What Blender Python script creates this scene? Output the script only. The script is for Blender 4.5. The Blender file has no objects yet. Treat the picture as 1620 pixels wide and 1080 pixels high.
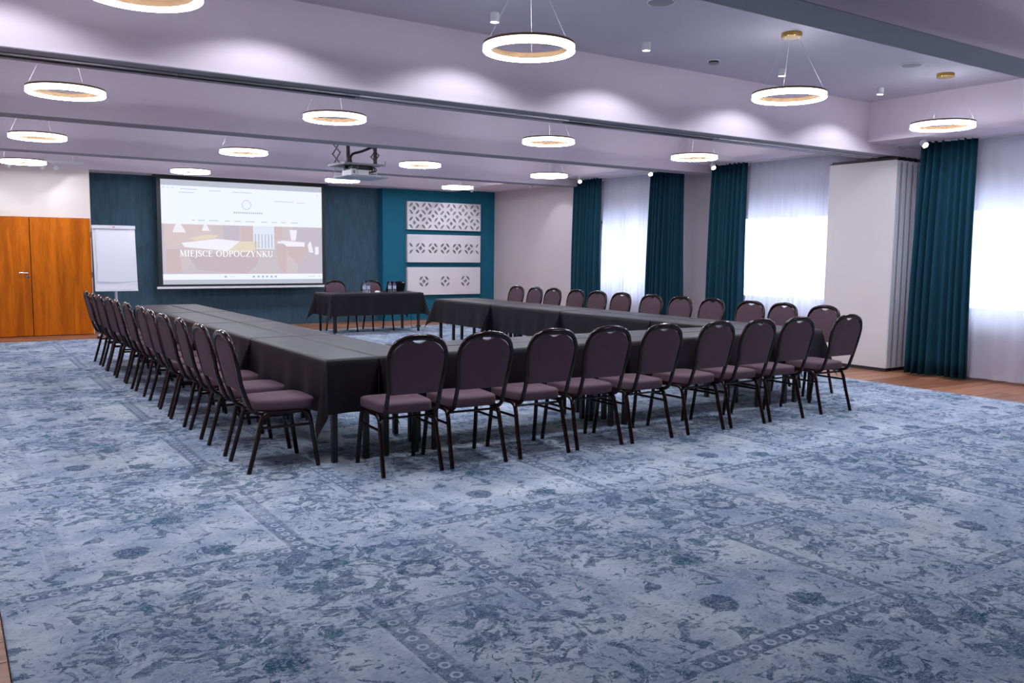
import bpy, bmesh, math, random
from mathutils import Vector, Matrix
random.seed(7)
C = bpy.context.scene
COL = C.collection
PI = math.pi

# ------------------------------------------------------------------ camera
F_PX, YAW, PITCH, ROLL, CAMH = 1358.0, 33.656, -5.7725, 0.6019, 1.4805
cd = bpy.data.cameras.new('camera'); cam = bpy.data.objects.new('camera', cd); COL.objects.link(cam)
cd.sensor_width = 36.0; cd.sensor_fit = 'HORIZONTAL'; cd.lens = F_PX / 1620.0 * 36.0
cd.clip_start = 0.05; cd.clip_end = 200
_y, _p, _r = (math.radians(v) for v in (YAW, PITCH, ROLL))
fw = Vector((math.sin(_y) * math.cos(_p), math.cos(_y) * math.cos(_p), math.sin(_p)))
rt = Vector((math.cos(_y), -math.sin(_y), 0)); up = rt.cross(fw)
r2 = rt * math.cos(_r) + up * math.sin(_r); u2 = up * math.cos(_r) - rt * math.sin(_r)
cam.matrix_world = Matrix(((r2.x, u2.x, -fw.x, 0), (r2.y, u2.y, -fw.y, 0), (r2.z, u2.z, -fw.z, CAMH), (0, 0, 0, 1)))
C.camera = cam

# ------------------------------------------------------------------ world and exposure
w = bpy.data.worlds.new('sky'); C.world = w; w.use_nodes = True
bg = w.node_tree.nodes['Background']
bg.inputs[0].default_value = (0.66, 0.76, 1.0, 1); bg.inputs[1].default_value = 7.0
C.view_settings.view_transform = 'Standard'; C.view_settings.look = 'None'
C.view_settings.gamma = 1.0; C.view_settings.exposure = 0.55; C.view_settings.use_curve_mapping = False
RING_E = 74.0      # emission of the ring lamps
SPOT_W = 16.0      # watts of each small spot

# ------------------------------------------------------------------ materials
def mat(name, col=(.5, .5, .5), rough=.6, metal=0.0, spec=.5, emit=None, es=1.0, coat=0, sheen=0):
    m = bpy.data.materials.new(name); m.use_nodes = True
    b = m.node_tree.nodes['Principled BSDF']
    b.inputs['Base Color'].default_value = (*col, 1); b.inputs['Roughness'].default_value = rough
    b.inputs['Metallic'].default_value = metal; b.inputs['Specular IOR Level'].default_value = spec
    b.inputs['Coat Weight'].default_value = coat; b.inputs['Sheen Weight'].default_value = sheen
    if emit:
        b.inputs['Emission Color'].default_value = (*emit, 1); b.inputs['Emission Strength'].default_value = es
    return m
class NT:
    def __init__(s, m): s.t = m.node_tree; s.n = s.t.nodes; s.l = s.t.links; s.b = s.n.get('Principled BSDF')
    def new(s, t, **k):
        n = s.n.new(t)
        for a, v in k.items(): setattr(n, a, v)
        return n
    def put(s, sock, v):
        if isinstance(v, bpy.types.NodeSocket): s.l.new(v, sock)
        elif isinstance(v, tuple) and len(v) == 3 and sock.type == 'RGBA': sock.default_value = (*v, 1)
        else: sock.default_value = v
    def m(s, op, a, b=0.0, c=0.0, clamp=False):
        n = s.new('ShaderNodeMath', operation=op); n.use_clamp = clamp
        s.put(n.inputs[0], a); s.put(n.inputs[1], b)
        if len(n.inputs) > 2: s.put(n.inputs[2], c)
        return n.outputs[0]
    def mix(s, f, a, b, mode='MIX'):
        n = s.new('ShaderNodeMix', data_type='RGBA', blend_type=mode)
        s.put(n.inputs[0], f); s.put(n.inputs[6], a); s.put(n.inputs[7], b)
        return n.outputs[2]
    def noise(s, vec, scale, detail=3, rough=.5, dist=0):
        n = s.new('ShaderNodeTexNoise'); s.put(n.inputs['Vector'], vec)
        n.inputs['Scale'].default_value = scale; n.inputs['Detail'].default_value = detail
        n.inputs['Roughness'].default_value = rough; n.inputs['Distortion'].default_value = dist
        return n
    def mapping(s, vec, scale=(1, 1, 1), loc=(0, 0, 0)):
        n = s.new('ShaderNodeMapping'); s.put(n.inputs[0], vec); n.inputs['Scale'].default_value = scale; n.inputs['Location'].default_value = loc
        return n.outputs[0]
    def step(s, v, lo, hi):      # smooth 0..1 between lo and hi
        n = s.new('ShaderNodeMapRange', interpolation_type='SMOOTHSTEP')
        s.put(n.inputs[0], v); n.inputs[1].default_value = lo; n.inputs[2].default_value = hi
        return n.outputs[0]
    def bump(s, h, strength=.2, dist=.01):
        n = s.new('ShaderNodeBump'); n.inputs['Strength'].default_value = strength; n.inputs['Distance'].default_value = dist
        s.put(n.inputs['Height'], h); s.l.new(n.outputs[0], s.b.inputs['Normal'])

def plaster(name, col, rough=.75, var=.04):
    m = mat(name, col, rough, spec=.3); t = NT(m); g = t.new('ShaderNodeNewGeometry').outputs['Position']
    n = t.noise(g, 1.3, 4); c2 = tuple(max(0, c * (1 - 2.2 * var)) for c in col)
    t.put(t.b.inputs['Base Color'], t.mix(n.outputs[0], c2, tuple(min(1, c * (1 + var)) for c in col)))
    t.bump(t.noise(g, 220, 2).outputs[0], .08, .002)
    return m
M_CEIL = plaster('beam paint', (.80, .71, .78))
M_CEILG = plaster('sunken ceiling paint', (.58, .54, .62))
M_CEILD = plaster('beam soffit dark grey', (.34, .34, .37))  # beam undersides coloured greyer and darker than the beam faces
M_WALL = plaster('wall paint', (.60, .52, .545))
M_CREAM = plaster('cream wall paint', (.80, .72, .66))
def wallpaper(name, col):
    m = mat(name, col, .7, spec=.25); t = NT(m); g = t.new('ShaderNodeNewGeometry').outputs['Position']
    n = t.noise(t.mapping(g, (1, 1, .02)), 90, 3); n2 = t.noise(t.mapping(g, (1, 1, .3)), 14, 3)
    f = t.m('ADD', t.m('MULTIPLY', n.outputs[0], .6), t.m('MULTIPLY', n2.outputs[0], .4))
    t.put(t.b.inputs['Base Color'], t.mix(t.step(f, .3, .7), tuple(c * .72 for c in col), tuple(c * 1.25 for c in col)))
    t.bump(n.outputs[0], .25, .003); return m
M_TEAL = wallpaper('dark teal wallpaper', (.045, .098, .140))
M_TEALB = plaster('bright teal paint', (.008, .135, .215))
M_WHITE = mat('white lacquer', (.80, .77, .80), .35)
M_WPLAS = mat('white plastic', (.78, .78, .8), .4)
M_GREY = mat('grey plastic', (.25, .24, .26), .5)
M_BLACK = mat('black', (.012, .012, .013), .5)
M_BLKP = mat('black plastic', (.01, .01, .012), .3)
M_ALU = mat('brushed aluminium', (.66, .64, .69), .42, .35)
M_ALUD = mat('dark aluminium', (.22, .22, .24), .4, .8)
M_RUB = mat('dark rubber seal', (.03, .025, .03), .8)
M_BRONZE = mat('bronze metal', (.22, .13, .065), .4, .6)
M_BRASS = mat('brass', (.55, .34, .09), .25, .9)
M_LED = mat('led diffuser', (1, 1, 1), .4, emit=(.86, .90, 1.0), es=RING_E)
M_LEDO = mat('soft side diffuser', (1, 1, 1), .4, emit=(.86, .90, 1.0), es=3.0)
M_SPOTL = mat('spot lens', (1, 1, 1), .4, emit=(.86, .90, 1.0), es=25)
M_WIRE = mat('steel wire', (.7, .7, .72), .4, .6)
M_CHROME = mat('chrome', (.75, .75, .75), .15, 1)
M_FRAME = mat('chair tube', (.012, .0038, .0034), .12, 0, spec=.3, coat=.12)
def fabric(name, col, scale=600, sheen=.25, var=.25):
    m = mat(name, col, .85, spec=.25, sheen=sheen); t = NT(m); o = t.new('ShaderNodeTexCoord').outputs['Object']
    n = t.noise(o, scale, 2); n2 = t.noise(o, 9, 3)
    f = t.m('ADD', t.m('MULTIPLY', n.outputs[0], .6), t.m('MULTIPLY', n2.outputs[0], .4))
    t.put(t.b.inputs['Base Color'], t.mix(f, tuple(c * (1 - var) for c in col), tuple(c * (1 + var) for c in col)))
    t.bump(n.outputs[0], .3, .001); return m
M_SEAT = fabric('aubergine seat fabric', (.108, .062, .075), 600, .02)
M_CLOTH = fabric('charcoal table linen', (.010, .0085, .0105), 500, .17)
M_CURT = fabric('teal velvet', (.005, .046, .074), 300, .0)
M_CLOTH.node_tree.nodes['Principled BSDF'].inputs['Roughness'].default_value = .46; M_CLOTH.node_tree.nodes['Principled BSDF'].inputs['Specular IOR Level'].default_value = .22; M_CLOTH.node_tree.nodes['Principled BSDF'].inputs['Sheen Roughness'].default_value = .25; M_CLOTH.node_tree.nodes['Principled BSDF'].inputs['Sheen Tint'].default_value = (1, .80, .92, 1)
M_TTOP = mat('table top laminate', (.3, .25, .2), .5)
M_LEGB = mat('black table leg', (.010, .010, .011), .35)

def wood(name, c1, c2, axis_scale, rnd=0.0, rough=.4):
    m = mat(name, c1, rough); t = NT(m); g = t.new('ShaderNodeNewGeometry').outputs['Position']
    if rnd:
        oi = t.new('ShaderNodeObjectInfo'); off = t.new('ShaderNodeCombineXYZ'); t.put(off.inputs[2], t.m('MULTIPLY', oi.outputs['Random'], 37.0))
        va = t.new('ShaderNodeVectorMath', operation='ADD'); t.put(va.inputs[0], g); t.put(va.inputs[1], off.outputs[0]); g = va.outputs[0]
    n = t.noise(t.mapping(g, axis_scale), 1.0, 6, .6, .6)
    n2 = t.noise(t.mapping(g, tuple(a * 7 for a in axis_scale)), 1.0, 3)
    f = t.m('ADD', t.m('MULTIPLY', n.outputs[0], .75), t.m('MULTIPLY', n2.outputs[0], .25))
    if rnd: f = t.m('ADD', f, t.m('MULTIPLY', t.m('SUBTRACT', oi.outputs['Random'], .5), rnd))
    t.put(t.b.inputs['Base Color'], t.mix(t.step(f, .3, .7), c1, c2)); t.bump(n2.outputs[0], .05, .002)
    return m
M_DOOR = wood('door veneer', (.37, .078, .0015), (.68, .170, .003), (9, 9, .8), 0, .5)
M_DOOR.node_tree.nodes['Principled BSDF'].inputs['Specular IOR Level'].default_value = .15; M_DOOR.node_tree.nodes['Principled BSDF'].inputs['Roughness'].default_value = .6
M_PLANK = wood('floor plank oak', (.24, .095, .045), (.46, .21, .11), (1.2, 14, 4), .35, .42)

def carpet_mat():
    m = mat('patchwork rug carpet', (.3, .35, .4), .95, spec=.1); t = NT(m)
    pos = t.new('ShaderNodeNewGeometry').outputs['Position']
    sep = t.new('ShaderNodeSeparateXYZ'); t.put(sep.inputs[0], pos); X, Y = sep.outputs[0], sep.outputs[1]
    # pattern repeat of 2.0 x 1.975 m
    U = t.m('FLOORED_MODULO', t.m('SUBTRACT', X, .05), 2.0); V = t.m('FLOORED_MODULO', t.m('SUBTRACT', Y, 4.02), 1.975)
    uv = t.new('ShaderNodeCombineXYZ'); t.put(uv.inputs[0], U); t.put(uv.inputs[1], V); P = uv.outputs[0]
    rep = t.new('ShaderNodeCombineXYZ')     # coordinates that wrap: unique noise per place but same per tile
    t.put(rep.inputs[0], U); t.put(rep.inputs[1], V); t.put(rep.inputs[2], 0.0)
    wn = t.noise(pos, 5, 3)                 # world noise for wear, does not repeat
    # domain-warped coordinates
    def warp(vec, sc, amt, loc=(0, 0, 0)):
        nz = t.noise(t.mapping(vec, (1, 1, 1), loc), sc, 2)
        v = t.new('ShaderNodeVectorMath', operation='MULTIPLY_ADD'); t.put(v.inputs[0], nz.outputs[1]); v.inputs[1].default_value = (amt,) * 3; t.put(v.inputs[2], vec)
        return v.outputs[0]
    W1 = warp(rep.outputs[0], 3.2, .42)
    rag = t.m('MULTIPLY', t.m('SUBTRACT', t.noise(pos, 60, 3, .75).outputs[0], .5), .10)
    orn = t.m('ADD', t.noise(W1, 12.5, 3, .6, .7).outputs[0], rag)              # curling leaves
    orn2 = t.m('ADD', t.noise(warp(rep.outputs[0], 7, .2, (3, 1, 0)), 30, 3, .65, .4).outputs[0], rag)
    area = t.noise(t.mapping(rep.outputs[0], (1, 1, 1), (5.2, 2.3, 0)), 1.55, 1.5).outputs[0]       # where ornament is dense
    dens = t.step(area, .40, .60)
    # rect masks in tile space
    def rect(u0, u1, v0, v1, s=.004):
        a = t.m('MULTIPLY', t.step(U, u0 - s, u0 + s), t.m('SUBTRACT', 1.0, t.step(U, u1 - s, u1 + s)))
        b = t.m('MULTIPLY', t.step(V, v0 - s, v0 + s), t.m('SUBTRACT', 1.0, t.step(V, v1 - s, v1 + s)))
        return t.m('MULTIPLY', a, b)
    mx = lambda a, b: t.m('MAXIMUM', a, b)
    # dark dense field below the long band and beside the upright ones
    fld = mx(rect(.30, 1.36, 1.45, 1.975, .03), rect(1.50, 1.95, .35, .98, .03))
    fld = mx(fld, rect(1.45, 2.0, 1.12, 1.9, .05))
    dens = t.m('MINIMUM', 1.0, t.m('ADD', dens, t.m('MULTIPLY', fld, .55)))
    light = rect(.05, 1.35, .05, .55, .08)
    dens = t.m('MULTIPLY', dens, t.m('SUBTRACT', 1.0, t.m('MULTIPLY', light, .45)))
    # base tones
    tone = t.noise(pos, 2.2, 5, .65).outputs[0]
    base = t.mix(t.step(tone, .32, .68), (.245, .315, .430), (.52, .575, .650))
    warm = t.noise(t.mapping(pos, (1, 1, 1), (9, 4, 0)), 1.1, 3).outputs[0]
    base = t.mix(t.m('MULTIPLY', t.step(warm, .52, .70), .45), base, (.58, .57, .57))
    # leaves : dark where ornament high, pale rim
    thr = t.m('SUBTRACT', .600, t.m('MULTIPLY', dens, .105))
    d = t.m('SUBTRACT', orn, thr)
    leaf = t.step(d, 0, .018); rim = t.m('MULTIPLY', t.step(d, -.030, -.014), t.m('SUBTRACT', 1.0, t.step(d, -.010, 0)))
    d2 = t.m('SUBTRACT', orn2, t.m('SUBTRACT', .60, t.m('MULTIPLY', dens, .09))); leaf2 = t.step(d2, 0, .03)
    hue = t.noise(t.mapping(rep.outputs[0], (1, 1, 1), (1.7, 8, 0)), 4.5, 2).outputs[0]
    dark = t.mix(t.step(hue, .50, .60), (.028, .066, .145), (.005, .080, .130))
    # flower rosettes (rings with petals) from a voronoi
    vo = t.new('ShaderNodeTexVoronoi', feature='F1'); t.put(vo.inputs['Vector'], warp(rep.outputs[0], 9, .035)); vo.inputs['Scale'].default_value = 2.6; vo.inputs['Randomness'].default_value = .85
    dist = t.m('DIVIDE', vo.outputs['Distance'], 2.6 / 2.6)
    pr = t.noise(rep.outputs[0], 30, 1).outputs[0]
    dr = t.m('ADD', dist, t.m('MULTIPLY', t.m('SUBTRACT', pr, .5), .13))
    csel = t.new('ShaderNodeSeparateColor'); t.put(csel.inputs[0], vo.outputs['Color'])
    has = t.step(csel.outputs[0], .45, .46)
    ringm = t.m('MULTIPLY', t.m('MULTIPLY', t.step(dr, .17, .20), t.m('SUBTRACT', 1.0, t.step(dr, .29, .32))), has)
    cent = t.m('MULTIPLY', t.m('SUBTRACT', 1.0, t.step(dr, .06, .09)), has)
    inner = t.m('MULTIPLY', t.m('SUBTRACT', 1.0, t.step(dr, .17, .19)), has)
    # distress
    fine = t.noise(pos, 85, 3, .7).outputs[0]; mid = t.noise(pos, 16, 4, .7).outputs[0]
    # threads run across : stretched streaks
    streak = t.noise(t.mapping(pos, (22, 150, 1)), 1, 3, .7).outputs[0]
    wear = t.m('ADD', t.m('MULTIPLY', fine, .35), t.m('ADD', t.m('MULTIPLY', mid, .35), t.m('MULTIPLY', streak, .3)))
    keep = t.step(wear, .42, .54)
    col = base
    col = t.mix(t.m('MULTIPLY', t.m('MULTIPLY', rim, keep), .75), col, (.60, .66, .72))
    col = t.mix(t.m('MULTIPLY', t.m('MULTIPLY', leaf2, keep), .82), col, (.10, .165, .295))
    col = t.mix(t.m('MULTIPLY', inner, .5), col, (.31, .35, .40))
    col = t.mix(t.m('MULTIPLY', t.m('MULTIPLY', leaf, t.step(wear, .38, .52)), .86), col, dark)
    col = t.mix(t.m('MULTIPLY', t.m('MULTIPLY', ringm, t.step(wear, .38, .50)), .92), col, dark)
    col = t.mix(t.m('MULTIPLY', t.m('MULTIPLY', cent, keep), .7), col, (.07, .10, .17))
    # border bands with a chain of little rings : (u0,u1,v0,v1, axis)
    bands = [(.17, 1.42, 0.0, .085, 0), (1.36, 1.445, .02, 1.10, 1), (.0, .085, .78, 1.87, 1), (1.44, 1.95, 1.00, 1.085, 0), (.32, .39, .25, 1.2, 1), (.98, 1.05, .45, 1.15, 1), (.5, 1.2, 1.22, 1.29, 0)]
    fade = t.step(t.noise(t.mapping(pos, (1, 1, 1), (3, 7, 0)), 1.4, 2).outputs[0], .34, .56)
    fade = t.m('ADD', .62, t.m('MULTIPLY', fade, .38))
    for i, (u0, u1, v0, v1, ax) in enumerate(bands):
        k = 1.0 if i < 4 else .38
        r = t.m('MULTIPLY', rect(u0, u1, v0, v1), fade)
        if ax == 0: along, across, cc = U, V, (v0 + v1) / 2
        else: along, across, cc = V, U, (u0 + u1) / 2
        a = t.m('SUBTRACT', t.m('FRACT', t.m('DIVIDE', along, .085)), .5)
        b = t.m('DIVIDE', t.m('SUBTRACT', across, cc), .085)
        rr = t.m('SQRT', t.m('ADD', t.m('MULTIPLY', a, a), t.m('MULTIPLY', b, b)))
        o = t.m('MULTIPLY', t.step(rr, .13, .17), t.m('SUBTRACT', 1.0, t.step(rr, .27, .31)))
        o = t.m('MULTIPLY', o, r)
        s = .012
        if ax == 0: edge = mx(rect(u0, u1, v0 - s, v0), rect(u0, u1, v1, v1 + s)); pale_line = rect(u0, u1, v1 + s, v1 + s * 2.2)
        else: edge = mx(rect(u0 - s, u0, v0, v1), rect(u1, u1 + s, v0, v1)); pale_line = rect(u0 - 2.2 * s, u0 - s, v0, v1)
        col = t.mix(t.m('MULTIPLY', t.m('MULTIPLY', r, t.step(wear, .36, .50)), .80 * k), col, (.070, .115, .205))
        col = t.mix(t.m('MULTIPLY', t.m('MULTIPLY', o, t.step(wear, .34, .52)), .85 * k), col, (.56, .62, .70))
        col = t.mix(t.m('MULTIPLY', t.m('MULTIPLY', edge, keep), .8 * k), col, (.045, .08, .13))
        col = t.mix(t.m('MULTIPLY', t.m('MULTIPLY', pale_line, keep), .5 * k), col, (.56, .62, .70))  # pale pattern line running just outside the band edge
    # abrasion speckle
    col = t.mix(t.m('MULTIPLY', t.step(fine, .50, .62), .55), col, (.46, .51, .58))
    col = t.mix(t.m('MULTIPLY', t.step(streak, .54, .64), .5), col, (.10, .15, .25))
    t.put(t.b.inputs['Base Color'], col)
    t.bump(t.noise(pos, 420, 2).outputs[0], .35, .004)
    t.b.inputs['Specular IOR Level'].default_value = 0.05
    return m
M_CARPET = carpet_mat()

def sheer_mat():
    m = bpy.data.materials.new('sheer voile'); m.use_nodes = True; t = NT(m); n = t.n
    for x in list(n):
        if x.type != 'OUTPUT_MATERIAL': n.remove(x)
    out = [x for x in n if x.type == 'OUTPUT_MATERIAL'][0]
    d = n.new('ShaderNodeBsdfDiffuse'); d.inputs[0].default_value = (.80, .78, .86, 1)
    tr = n.new('ShaderNodeBsdfTranslucent'); tr.inputs[0].default_value = (.82, .83, .92, 1)
    tp = n.new('ShaderNodeBsdfTransparent'); tp.inputs[0].default_value = (.97, .97, 1, 1)
    a = n.new('ShaderNodeMixShader'); a.inputs[0].default_value = .62; t.l.new(d.outputs[0], a.inputs[1]); t.l.new(tr.outputs[0], a.inputs[2])
    b = n.new('ShaderNodeMixShader'); b.inputs[0].default_value = .12; t.l.new(a.outputs[0], b.inputs[1]); t.l.new(tp.outputs[0], b.inputs[2])
    t.l.new(b.outputs[0], out.inputs[0]); return m
M_SHEER = sheer_mat()
def glass_mat():
    m = bpy.data.materials.new('window glass'); m.use_nodes = True; t = NT(m); n = t.n
    for x in list(n):
        if x.type != 'OUTPUT_MATERIAL': n.remove(x)
    out = [x for x in n if x.type == 'OUTPUT_MATERIAL'][0]
    g = n.new('ShaderNodeBsdfGlossy'); g.inputs['Roughness'].default_value = .02
    tp = n.new('ShaderNodeBsdfTransparent'); fr = n.new('ShaderNodeFresnel')
    b = n.new('ShaderNodeMixShader'); t.l.new(fr.outputs[0], b.inputs[0]); t.l.new(tp.outputs[0], b.inputs[1]); t.l.new(g.outputs[0], b.inputs[2])
    t.l.new(b.outputs[0], out.inputs[0]); return m
M_GLASS = glass_mat()
M_BOTTLE = mat('clear bottle plastic', (.80, .88, 1.0), .05); M_BOTTLE.node_tree.nodes['Principled BSDF'].inputs['Transmission Weight'].default_value = .92
M_BLUE = mat('blue plastic', (.01, .05, .35), .4)

# ------------------------------------------------------------------ mesh helpers
class MB:
    def __init__(s): s.v = []; s.f = []; s.mi = []; s.k = 0
    def add(s, vs, fs):
        o = len(s.v); s.v += [tuple(v) for v in vs]; s.f += [tuple(i + o for i in f) for f in fs]; s.mi += [s.k] * len(fs); return s
    def box(s, x0, x1, y0, y1, z0, z1):
        return s.add([(x0, y0, z0), (x1, y0, z0), (x1, y1, z0), (x0, y1, z0), (x0, y0, z1), (x1, y0, z1), (x1, y1, z1), (x0, y1, z1)],
                     [(0, 3, 2, 1), (4, 5, 6, 7), (0, 1, 5, 4), (1, 2, 6, 5), (2, 3, 7, 6), (3, 0, 4, 7)])
    def tube(s, pts, r, n=8, cap=True):
        pts = [Vector(p) for p in pts]; m = len(pts); R = r if isinstance(r, (list, tuple)) else [r] * m
        vs = []; prev = None
        for i, p in enumerate(pts):
            t = (pts[min(i + 1, m - 1)] - pts[max(i - 1, 0)]).normalized()
            if prev is None:
                a = Vector((1, 0, 0)) if abs(t.x) < .9 else Vector((0, 1, 0))
                nrm = (a - t * a.dot(t)).normalized()
            else: nrm = (prev - t * prev.dot(t)).normalized()
            prev = nrm; bn = t.cross(nrm)
            for j in range(n):
                an = 2 * PI * j / n; vs.append(p + (nrm * math.cos(an) + bn * math.sin(an)) * R[i])
        fs = [(i * n + j, i * n + (j + 1) % n, (i + 1) * n + (j + 1) % n, (i + 1) * n + j) for i in range(m - 1) for j in range(n)]
        if cap: fs += [tuple(range(n))[::-1], tuple((m - 1) * n + j for j in range(n))]
        return s.add(vs, fs)
    def lathe(s, prof, n=24, c=(0, 0), close=False):
        vs = []; m = len(prof)
        for r, z in prof:
            for j in range(n): a = 2 * PI * j / n; vs.append((c[0] + r * math.cos(a), c[1] + r * math.sin(a), z))
        q = m if close else m - 1
        fs = [(i * n + j, i * n + (j + 1) % n, ((i + 1) % m) * n + (j + 1) % n, ((i + 1) % m) * n + j) for i in range(q) for j in range(n)]
        if not close:
            if prof[0][0] > 1e-6: fs.append(tuple(range(n))[::-1])
            if prof[-1][0] > 1e-6: fs.append(tuple((m - 1) * n + j for j in range(n)))
        return s.add(vs, fs)
    def mesh(s, name, mats, smooth=False):
        me = bpy.data.meshes.new(name); me.from_pydata(s.v, [], s.f)
        for m in (mats if isinstance(mats, (list, tuple)) else [mats]): me.materials.append(m)
        if any(s.mi): me.polygons.foreach_set('material_index', s.mi)
        bm = bmesh.new(); bm.from_mesh(me); bmesh.ops.recalc_face_normals(bm, faces=bm.faces); bm.to_mesh(me); bm.free()
        if smooth:
            me.polygons.foreach_set('use_smooth', [True] * len(me.polygons))
            try: me.set_sharp_from_angle(angle=math.radians(smooth if smooth > 1 else 40))
            except Exception: pass
        me.update(); return me
    def obj(s, name, mats, parent=None, smooth=False, loc=(0, 0, 0), rz=0):
        return link(name, s.mesh(name, mats, smooth), parent, loc, rz)
def link(name, me, parent=None, loc=(0, 0, 0), rz=0):
    o = bpy.data.objects.new(name, me); COL.objects.link(o); o.location = loc; o.rotation_euler = (0, 0, rz)
    if parent: o.parent = parent
    return o
def thing(name, label, cat, loc=(0, 0, 0), rz=0, group=None):
    o = bpy.data.objects.new(name, None); COL.objects.link(o); o.location = loc; o.rotation_euler = (0, 0, rz); o.empty_display_size = .1
    return tag(o, label, cat, group)
def tag(o, label, cat, group=None):
    o['label'] = label; o['category'] = cat
    if group: o['group'] = group
    return o
def struct(o, label=None):
    o['kind'] = 'structure'
    if label: o['label'] = label
    return o
KIDS = {}
def copy_tree(o, parent=None):
    c = o.copy(); COL.objects.link(c)
    if parent: c.parent = parent
    for ch in [q for q in ALLKIDS(o)]: copy_tree(ch, c)
    return c
def ALLKIDS(o):
    if o.name not in KIDS: KIDS[o.name] = list(o.children)
    return KIDS[o.name]
def smooth_path(pts, n=4):
    P = [Vector(p) for p in pts]; out = []
    for i in range(len(P) - 1):
        p0, p1, p2, p3 = P[max(i - 1, 0)], P[i], P[i + 1], P[min(i + 2, len(P) - 1)]
        for k in range(n):
            t = k / n; out.append(.5 * ((2 * p1) + (p2 - p0) * t + (2 * p0 - 5 * p1 + 4 * p2 - p3) * t * t + (3 * p1 - p0 - 3 * p2 + p3) * t ** 3))
    out.append(P[-1]); return out

# ------------------------------------------------------------------ room shell
XL, XR, YB, YF = -.9, 10.92, -7.5, 17.40
ZC, ZB, ZS = 3.42, 2.80, 2.93
CL = .004                                     # carpet surface
f = struct(MB().box(XL, XR, YB, YF + .2, -.12, -.012).obj('floor', M_PLANK), 'oak plank floor around the carpet')
# planks (along X), only where the photograph shows them
def plank_me(l, wd): return MB().add([(0, 0, -.012), (l, 0, -.012), (l, wd, -.012), (0, wd, -.012), (.002, .002, 0), (l - .002, .002, 0), (l - .002, wd - .002, 0), (.002, wd - .002, 0)],
    [(4, 5, 6, 7), (0, 1, 5, 4), (1, 2, 6, 5), (2, 3, 7, 6), (3, 0, 4, 7)]).mesh('plank', M_PLANK)
PW = .19; me_cache = {}
def plank(x, y, l):
    k = round(l, 2)
    if k not in me_cache: me_cache[k] = plank_me(k - .001, PW - .001)
    link('plank', me_cache[k], f, (x, y, 0))
y = 3.2; i = 0
while y < 15.78:
    s = [.55, 1.05, .8, .35][i % 4]
    plank(9.30, y, s); plank(9.30 + s, y, 1.62 - s); y += PW; i += 1
i = 0
y = 15.80
while y < 17.3:
    x = .0 + [-.7, -.3, -.1, -.5][i % 4]
    while x < 10.9:
        l = min(1.2, 10.92 - x)
        if l > .1: plank(x, y, round(l, 2))
        x += 1.2
    y += PW; i += 1
y = 1.0
while y < 6.0: plank(-.85, y, .99); y += PW
# infill under the rest of the wood strips
struct(MB().box(XL, .14, YB, 1.0, -.012, -.0005).box(XL, .14, 6.0, 15.80, -.012, -.0005).box(9.30, XR, YB, 3.2, -.012, -.0005).obj('trim_1', M_PLANK))
cp = MB().box(.142, 9.30, YB + .02, 15.80, -.012, CL).obj('carpet', M_CARPET)
tag(cp, 'faded blue patchwork rug pattern carpet covering most of the floor', 'carpet')

def wall(name, mb, m, label=None): return struct(mb.obj(name, m), label)
wall('wall_back', MB().box(XL, XR + .1, YF, YF + .15, -.12, 3.6), M_TEAL, 'dark teal far wall behind the screen')
wall('wall_back_cream', MB().box(XL, .33, 16.77, YF, 0, 3.6).box(.33, 2.25, 16.77, YF, 2.035, 3.6).box(2.235, 2.25, 16.77, YF, 0, 2.035), M_CREAM, 'cream painted wall above the wooden double door')
wall('wall_back_bright', MB().box(8.05, XR, 17.20, YF, 0, 3.6), M_TEALB, 'brighter teal wall behind the three cut-out panels')
wall('wall_left', MB().box(XL - .15, XL, YB, YF, -.12, 3.6), M_WALL)
wall('wall_front', MB().box(XL, XR, YB - .15, YB, -.12, 3.6), M_WALL)
# right wall with window openings (y0,y1)
WIN = [(11.35, 13.40), (7.65, 9.80), (3.75, 6.05)]
WZ0, WZ1 = .80, 2.16
mb = MB(); ys = [YF] + [v for a, b in WIN for v in (b, a)] + [YB]
for i in range(0, len(ys), 2): mb.box(XR, XR + .25, ys[i + 1], ys[i], -.12, 3.6)
for a, b in WIN: mb.box(XR, XR + .25, a, b, -.12, WZ0).box(XR, XR + .25, a, b, WZ1, 3.6)
wall('wall_right', mb, M_WALL, 'pinkish plaster wall with the windows')
M_WFR = mat('white window frame', (.75, .75, .8), .4)
for n, (a, b) in enumerate(WIN, 1):
    fx = XR + .10; t_ = .06
    wf = MB().box(fx, fx + .07, a, b, WZ0, WZ0 + t_).box(fx, fx + .07, a, b, WZ1 - t_, WZ1).box(fx, fx + .07, a, a + t_, WZ0, WZ1).box(fx, fx + .07, b - t_, b, WZ0, WZ1)
    mid = (a + b) / 2; wf.box(fx, fx + .07, mid - .06, mid + .06, WZ0, WZ1)
    w_ = struct(wf.obj('window_%d' % n, M_WFR), 'white framed window behind the sheer curtain')
    for (p, q) in ((a + t_, mid - .06), (mid + .06, b - t_)):
        MB().box(fx + .03, fx + .036, p, q, WZ0 + t_, WZ1 - t_).obj('pane', M_GLASS, w_)
    MB().box(XR - .10, XR + .1, a - .03, b + .03, WZ0 - .03, WZ0).obj('window_sill', M_WFR, w_)

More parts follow.
